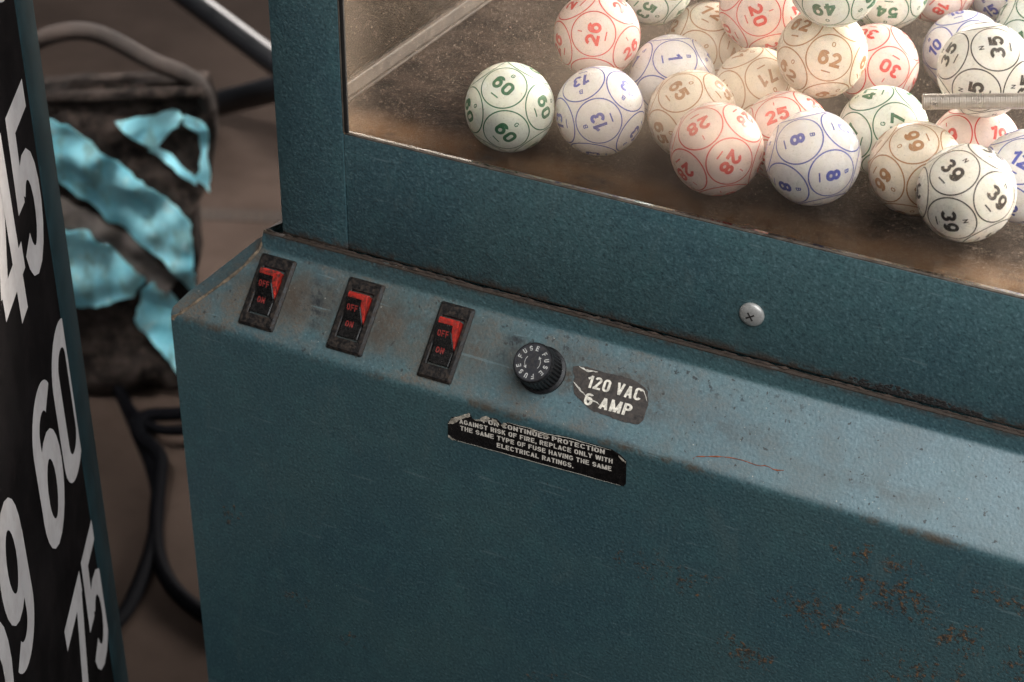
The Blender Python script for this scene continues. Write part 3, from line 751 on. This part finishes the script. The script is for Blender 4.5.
# ------------------------------------------------------------------ bingo balls
RB = 19.05
INK = {'B': ('blue_ink', (.030, .060, .38)), 'I': ('red_ink', (.66, .045, .040)), 'N': ('black_ink', (.018, .016, .016)),
       'G': ('green_ink', (.018, .14, .065)), 'O': ('brown_ink', (.38, .18, .07))}
def ink_material(name, c):
    s = NT(name)
    f = s.mul(s.ss(s.noise(.45, 4, .7, (3, 1, 4)), .52, .76), .4)       # rubbed print
    return s.fin(s.mix(f, tuple(x*.97+.006 for x in c), tuple(.35*x+.40 for x in c)), .4)
INKM = {k: ink_material(n, c) for k, (n, c) in INK.items()}
def ball_material(name, col):
    s = NT(name); s.obj_coords()
    n = s.noise(.06, 4, .6)
    c = s.mix(s.ss(n, .35, .7), col, tuple(x*y for x, y in zip(col, (.93, .91, .87))))
    c = s.mix(s.mul(s.ss(s.noise(.8, 3, .6), .66, .72), .35), c, (.25, .2, .16))
    grime = s.mul(s.ss(s.noise(.11, 5, .7, (6, 2, 2)), .54, .74), .22)
    c = s.mix(grime, c, (.42, .36, .28))
    return s.fin(c, s.mixf(s.noise(.15, 4, .6), .18, .38), s.bump(s.noise(.35, 2), .05), Subsurface_Weight=.35, Subsurface_Radius=(.009, .007, .005), Subsurface_Scale=1.0)
BALLM = {'B': ball_material('ivory_ball_plastic', (.84, .84, .86)), 'I': ball_material('pinkish_ball_plastic', (.88, .72, .68)), 'N': ball_material('cream_ball_plastic', (.84, .83, .78)),
         'G': ball_material('greenish_ball_plastic', (.79, .85, .79)), 'O': ball_material('warm_ball_plastic', (.83, .75, .64))}
PH = (1+5**.5)/2
ICO = [Vector(v).normalized() for v in [(0, 1, PH), (0, 1, -PH), (0, -1, PH), (0, -1, -PH), (1, PH, 0), (1, -PH, 0), (-1, PH, 0), (-1, -PH, 0), (PH, 0, 1), (PH, 0, -1), (-PH, 0, 1), (-PH, 0, -1)]]
def pix_ray(x, y): return (CF + CR*((x-512)/FPX) - CU*((y-341)/FPX)).normalized()
def read_dir(n, ang):
    """direction along the ball's surface at n in which the number reads"""
    a = radians(ang); q = CR*cos(a)+CU*sin(a); t = q - CF*(q.dot(n)/CF.dot(n)); t -= n*t.dot(n)
    return t.normalized()
def make_ball(num, centre, obs, label):
    let = 'BINGO'[(num-1)//15]; c = Vector(centre)
    dec = []
    for (px, py, ang) in obs:                                   # seen faces: where and which way up
        d = pix_ray(px, py); oc = c-CAM; tca = oc.dot(d); h2 = oc.length_squared-tca*tca
        hit = CAM + d*(tca-math.sqrt(max(0, RB*RB-h2))) if h2 < RB*RB else CAM+d*tca
        n = (hit-c).normalized()
        lat = n - CF*n.dot(CF); lat *= 1/.92                      # ring centres sit a little further out than their drawn middles
        n = (lat - CF*math.sqrt(1-lat.length_squared)) if lat.length < .97 else n
        dec.append((n.normalized(), ang))
    a1 = dec[0][0]; b = dec[1][0] if len(dec) > 1 else Vector((.3, .2, .9)).normalized()
    b = (b-a1*b.dot(a1)).normalized(); cc = a1.cross(b)
    i1 = ICO[0]; i2 = ICO[8]; ib = (i2-i1*i2.dot(i1)).normalized(); ic = i1.cross(ib)
    Rm = Matrix((a1, b, cc)).transposed() @ Matrix((i1, ib, ic))
    faces_ = []
    for v in ICO:
        w_ = (Rm @ v).normalized(); best = max(dec, key=lambda q: q[0].dot(w_))
        if best[0].dot(w_) > cos(radians(38)):
            if any(f[2] is best for f in faces_): continue
            faces_.append((w_, best[1], best))
        else: faces_.append((w_, None, None))
    V, Fc, idx = [], [], []
    bm = bmesh.new(); bmesh.ops.create_icosphere(bm, subdivisions=5, radius=RB)
    V = [v.co.copy() for v in bm.verts]; Fc = [tuple(v.index for v in f.verts) for f in bm.faces]; bm.free()
    idx = [0]*len(Fc)
    rnd = random.Random(num)
    parts = []
    s = str(num); wd = (9.9 if '1' not in s else 7.6) if len(s) == 2 else (4.6 if s != '1' else 2.6)
    parts.append((text2d(s, 6.2, .225, .70, 1.0, .12), 0, -.1, (wd, 6.2)))
    parts.append((text2d(let, 2.1, .2, .8, 1.0), 0, 6.0, None))
    ub = tess([(-2.0, -6.0), (2.0, -6.0), (2.0, -5.4), (-2.0, -5.4)], [(0, 1, 2, 3)], 1.0)
    parts.append((ub, 0, 0, None))
    for n, ang, src in faces_:
        if ang is None:
            t = n.orthogonal().normalized(); t = Matrix.Rotation(rnd.uniform(0, 2*pi), 3, n) @ t
        else: t = read_dir(n, ang)
        up = n.cross(t)
        def put(x, y, r=RB+.045):
            d = hypot(x, y)/RB; q = atan2(y, x)
            return (n*cos(d) + (t*cos(q)+up*sin(q))*sin(d))*r
        for (tv, tf), ox, oy, box in parts:
            if box: tv, tf = fit((tv, tf), *box)
            o0 = len(V); V += [put(v[0]+ox, v[1]+oy, RB+.045+(v[2] if len(v) > 2 else 0)) for v in tv]; Fc += [tuple(i+o0 for i in f) for f in tf]; idx += [1]*len(tf)
        o0 = len(V); K = 72; rr = radians(30.2)*RB
        for k in range(K):
            a = 2*pi*k/K; V += [put((rr-.28)*cos(a), (rr-.28)*sin(a)), put((rr+.28)*cos(a), (rr+.28)*sin(a))]
        for k in range(K):
            k2 = (k+1) % K; Fc.append((o0+2*k, o0+2*k+1, o0+2*k2+1, o0+2*k2)); idx.append(1)
    me = mesh_from('bingo_ball', V, Fc, [BALLM[let], INKM[let]], idx, True)
    o = link('bingo_ball', me, None, c)
    return tag(o, label, 'bingo ball', 'numbered bingo balls heaped behind the window')
BALLS = [
 (60, (146.6, 54.6, 116.2), [(503.8, 86.2, -40), (505.7, 128, -43), (542, 106.6, -72), (472, 108.7, -80)], 'white bingo ball numbered 60 in green, leftmost, alone against the window'),
 (13, (180.8, 71.9, 114.5), [(599, 121, 112), (584, 86, 193), (626, 91.6, 141), (566, 121, 100), (631, 131, 115)], 'ivory bingo ball numbered 13 in blue, right of the green 60'),
 (26, (161.4, 112.1, 128.9), [(593.5, 33.2, 78), (626, 46, 50), (622, 13, 60), (563, 45, 85)], 'pinkish bingo ball numbered 26 in red, behind the blue 13'),
 (53, (168.1, 158.5, 136.7), [(647, 8, 222), (670, -15, 200)], 'greenish bingo ball numbered 53 in green, behind and right of the red 26'),
 (1, (194.4, 120.7, 111.6), [(675.5, 58, -82), (640, 60, -85)], 'ivory bingo ball numbered 1 in blue, between the 13 and the 26'),
 (5, (186.4, 191.9, 136.9), [(716, -20, 10), (740, -40, 30)], 'ivory bingo ball with only its bottom edge showing at the top, behind the brown 72'),
 (65, (216.5, 87.9, 113.6), [(680, 91, -60), (709, 87, -50), (661, 121, -70)], 'tan bingo ball numbered 65 in brown, half hidden behind the red 28'),
 (28, (239.8, 54.6, 118.9), [(700, 127, 209), (729, 160, 234), (689, 168, 215), (742, 118, 220)], 'pinkish bingo ball numbered 28 in red, leaning against the window'),
 (8, (279.5, 57.0, 123.3), [(799.5, 140, -80), (832, 172.6, -82), (789, 185.5, -70), (842, 129, -75)], 'ivory bingo ball numbered 8 in blue, against the window right of the red 28'),
 (62, (260.7, 121.5, 137.6), [(830, 57.6, -15), (804, 26, -20), (789, 64, -55), (820, 92, -8), (859, 66, -60)], 'warm white bingo ball numbered 62 in brown, under the green 49'),
 (30, (269.9, 180.8, 108.0), [(890, 68, 152), (874, 41, 165), (857, 84, 200)], 'pinkish bingo ball numbered 30 in red, right of the brown 62'),
 (47, (292.8, 113.6, 112.0), [(897, 125, 85), (858, 134, 80), (869, 100, 60)], 'greenish bingo ball numbered 47 in green, behind the brown 66'),
 (66, (315.7, 80.8, 116.0), [(915, 142, 105), (886, 179, -110), (921, 189, 100)], 'tan bingo ball numbered 66 in brown, left of the black 39'),
 (39, (342.0, 54.6, 124.5), [(955, 171, -55), (993, 193.5, -45), (949.6, 218.6, -68), (925, 193, -70), (990, 152, -30)], 'cream bingo ball numbered 39 in black, nearest the camera against the window'),
 (35, (331.3, 111.3, 149.8), [(997, 47.6, 93), (957.6, 51.6, 65), (976, 85.5, 92), (1020, 86, 80)], 'cream bingo ball numbered 35 in black, above the spring'),
 (49, (265.0, 113.5, 174.6), [(826, 7, 177), (862, 3, 120)], 'greenish white bingo ball numbered 49 in green, on top of the heap over the 62'),
 (72, (193.9, 167.3, 108.8), [(712, 14, -30), (686, 18, -50), (706, 48, -60)], 'orange brown numbered bingo ball 72, behind the blue 1'),
 (71, (232.1, 126.4, 111.2), [(768, 78, 210), (737.6, 88, 215)], 'tan bingo ball numbered 71 in faint brown, between the 65 and the 62'),
 (20, (220.6, 159.5, 134.8), [(759, 14, -68), (770, 45, -70), (784, 12, -60)], 'pinkish bingo ball numbered 20 in red, left of the green 49'),
 (54, (261.8, 218.0, 129.7), [(888, 10, 173), (915, 2, 150)], 'greenish bingo ball numbered 54 in green, right of the green 49'),
 (18, (277.0, 252.2, 122.5), [(942, 6, 223), (958, -20, 200)], 'pinkish bingo ball numbered 18 in red, at the top behind the blue 10'),
 (10, (300.9, 218.2, 105.7), [(938, 47, 60), (948, 18, 15), (975, 20, 30)], 'ivory bingo ball numbered 10 in blue, half hidden behind the black 35'),
 (15, (304.3, 278.0, 115.9), [(993, 8, 18), (1026, 4, 30)], 'ivory bingo ball numbered 15 in blue, at the top right behind the black 35'),
 (19, (331.4, 115.2, 111.9), [(998, 134, -15), (948, 138, 30)], 'pinkish bingo ball numbered 19 in red, under the spring'),
 (12, (358.1, 88.9, 118.5), [(1022, 160, -35), (1012, 195, -30)], 'ivory bingo ball numbered 12 in blue, cut by the right edge of the picture'),
 (25, (258.6, 87.3, 113.6), [(778, 116, 18), (808, 104, 0)], 'reddish bingo ball numbered 25 in red, behind the blue 8'),
 (57, (326.7, 247.7, 110.0), [(1020, 40, 40), (1045, 40, 30)], 'greenish bingo ball numbered 57 in green, at the right edge behind the black 35'),
]
for b in BALLS: make_ball(*b)

# spring lying across the heap: wire coil wound into a tube
def spring():
    A = Vector((315.1, 78, 146.9)); B = A + (Vector((364.9, 92.5, 152.3))-A)*1.7
    ax = (B-A).normalized(); n1 = ax.orthogonal().normalized(); n2 = ax.cross(n1)
    pitch = .92; turns = int((B-A).length/pitch); seg = 28
    rows = [(1.9, 7.0), (2.0, .25), (2.45, -.05)]
    for i in range(turns):
        rows += [(3.02, pitch*(i+.12)), (3.14, pitch*(i+.34)), (3.18, pitch*(i+.5)), (3.14, pitch*(i+.66)), (3.02, pitch*(i+.90))]
    verts, faces = [], []
    for r, x in rows:
        for k in range(seg):
            a = 2*pi*k/seg; sk = pitch*.5*k/seg
            verts.append(ax*(x+(sk if r > 2.5 else 0)) + (n1*cos(a)+n2*sin(a))*r)
    for i in range(len(rows)-1):
        for k in range(seg):
            k2 = (k+1) % seg; faces.append((i*seg+k, i*seg+k2, (i+1)*seg+k2, (i+1)*seg+k))
    me = mesh_from('coil_spring', verts, faces, M_SPRING, None, True)
    o = link('coil_spring', me, None, A)
    tube('hollow', [A+ax*1.2, A+ax*(pitch*turns)], 1.85, M_HOLE, o, 12, 0)
    tag(o, 'thin plated coil spring resting across the balls below the black 35', 'spring')
spring()

# ------------------------------------------------------------------ the number board on the left
E0 = Vector((-59.419, 8.802, -36.95)); HB = Vector((-.45671, .88962, 0)); NB = Vector((.88962, .45671, 0))
def bp(u, v, n=0.0):
    u = u-5-.018*v
    return E0 + HB*u + Vector((0, 0, v)) + NB*n
board = empty('number_board', tuple(bp(-300, -583.05)), 'tall black bingo number board with large white numerals and a teal metal edge', 'number board')
def bx(co): return tuple(bp(co.x, co.y, co.z))
bevel_box('panel', (-620, -540, -14), (-36.3, 480, 0), M_BOARD, board, .5, 2, bx)
bevel_box('edge_frame', (-36, -583, -18), (-5.5, 500, .5), M_FRAME, board, .8, 2, bx)
bevel_box('edge_frame', (-660, -583, -18), (-620.4, 500, 3.5), M_FRAME, board, 2.5, 3, bx)
bevel_box('bottom_frame', (-620.2, -583, -17), (-37.8, -540.4, 3), M_FRAME, board, 2.5, 3, bx)
bevel_box('top_frame', (-620.2, 480.4, -17), (-37.8, 500, 3), M_FRAME, board, 2.5, 3, bx)
grid = [('30', -73, 248), ('45', -86, 125), ('60', -73, 1.5), ('75', -73, -122)]
for s, uc, vc in grid:
    for j in range(2):
        t = str(int(s)-j); u = uc-127*j
        V, Fc = fit(text2d(t, 80, .155, .50, None, .03), 88 if t != '60' else 96, 84)
        flat_mesh('numeral', (V, Fc), lambda a, b, n, u=u, v=vc: bp(u+a, v+b, .25+n*8), M_DIGIT, board)

# ------------------------------------------------------------------ things on the floor behind
P0 = Vector((-531.9, 625.5, -620)); BR = Vector((.90151, .43275, 0)); BN = Vector((.43275, -.90151, 0))
def bagp(a, b, n=0.0):
    e = 26*noise.noise(Vector((a*.011, b*.009, 1.3))) + 8*noise.noise(Vector((a*.04, b*.035, 4)))
    return P0 + BR*a + Vector((0, 0, b+1)) + BN*(e+n)
bag = empty('tool_bag', tuple(P0), 'worn black bag patched with strips of torn turquoise tape, standing on the floor', 'bag')
def poly_tess(P, step): return tess(P, [tuple(range(len(P)))], step)
bagout = [(-130, 325), (-56, 329), (6, 331), (60, 336), (99, 339), (103, 310), (101, 277), (93, 236), (79, 210), (81, 161), (70, 117), (66, 60), (46, 8), (0, 0), (-39, 0), (-130, 0)]
V, Fc = poly_tess(rag(bagout, 1.5, 14, 2), 12)
body = flat_mesh('bag_body', (V, Fc), lambda a, b, n: bagp(a, b, 0)-BN*34 if n > 1 else bagp(a, b, -14*max(0, 1-min(abs(a-100), b+2, 340-b)/22)), M_BAG, bag, 2)
auto_smooth(body.data, 50)
def patch(P, seed, off=2.5, name='tape_strip', mat=M_TAPE):
    V, Fc = poly_tess(rag(P, 1.3, 6, seed), 7)
    o = flat_mesh(name, (V, Fc), lambda a, b, n: bagp(a, b, off+2+n+5*noise.noise(Vector((a*.05, b*.05, seed)))), mat, bag, 1.2)
    auto_smooth(o.data, 50)
patch([(-70, 312), (-43, 308), (-25, 304), (3, 279), (31, 252), (56, 231), (77, 210), (78, 183), (76, 128), (68, 136), (46, 165), (22, 182), (2, 200), (-20, 223), (-43, 243), (-70, 258)], 1)
patch([(-70, 202), (-44, 196), (-20, 190), (8, 160), (28, 134), (14, 118), (-10, 106), (-36, 104), (-70, 118)], 2)
patch([(22, 122), (34, 134), (46, 128), (60, 104), (70, 80), (66, 22), (50, 34), (34, 56), (12, 84)], 3)
patch([(18, 307), (48, 311), (74, 317), (80, 312), (62, 292), (50, 277), (37, 285)], 4)
patch([(80, 313), (98, 303), (97, 236), (84, 247), (89, 257), (92, 295), (78, 306)], 5)
patch([(50, 282), (86, 249), (84, 243), (45, 277)], 6)
patch([(-66, 240), (-30, 217), (20, 180), (58, 140), (46, 116), (16, 140), (-20, 190), (-66, 204)], 8, 1.2, 'grey_strip', M_GREY)
hd = [(-110, 352), (-54, 372), (-31, 386), (-5, 388), (20, 376), (53, 357), (78, 350), (96, 334), (98, 312)]
tube('handle', [bagp(a, b, -8) for a, b in hd], 8, M_STRAP, bag, 10, 2, 1.0)
tube('top_roll', [bagp(a, b, 2) for a, b in ((-125, 322), (-60, 324), (0, 326), (60, 332), (98, 334))], 6, M_BAG, bag, 10, 2)

stand = empty('folding_stand', (-500, 1150, -620), 'black steel tube folding stand with crossed legs behind the bag', 'stand')
tube('leg', [(-882.8, 1145.2, -405.4), (-754.2, 1095.5, -428.4), (-612.1, 1039.7, -450.2), (-300, 925, -500)], 14, M_TUBE, stand, 16, 0)
tube('leg', [(-790, 1159, -603), (-597.5, 1137, -507.8), (-400, 1112, -410)], 16, M_TUBE, stand, 16, 0)
c1 = tube('power_cable', [(-640, 690, -612), (-614, 679, -612), (-550, 632, -612), (-491, 579, -612), (-447, 540, -612), (-411, 500, -612), (-377, 438, -612), (-357, 383, -612), (-350, 354, -612), (-350, 300, -612), (-370, 230, -612)], 6.5, M_CABLE)
tag(c1, 'black cable running across the floor from under the bag toward the number board', 'cable')
c2 = tube('power_cable', [(-300, 720, -612), (-400, 660, -609), (-460, 612, -605), (-490, 585, -598), (-478, 560, -599), (-440, 548, -602), (-424, 520, -606), (-396, 470, -612), (-362, 425, -612), (-318, 395, -612), (-250, 380, -612)], 7, M_CABLE)
tag(c2, 'black cable curling in a loop beside the lower left corner of the teal cabinet', 'cable')
c3 = tube('power_cable', [(-640, 735, -612), (-590, 668, -612), (-530, 610, -606), (-470, 570, -600), (-430, 590, -600), (-400, 640, -606), (-330, 690, -612)], 5, M_CABLE)
tag(c3, 'thin black cable arching over the other two cables under the bag', 'cable')
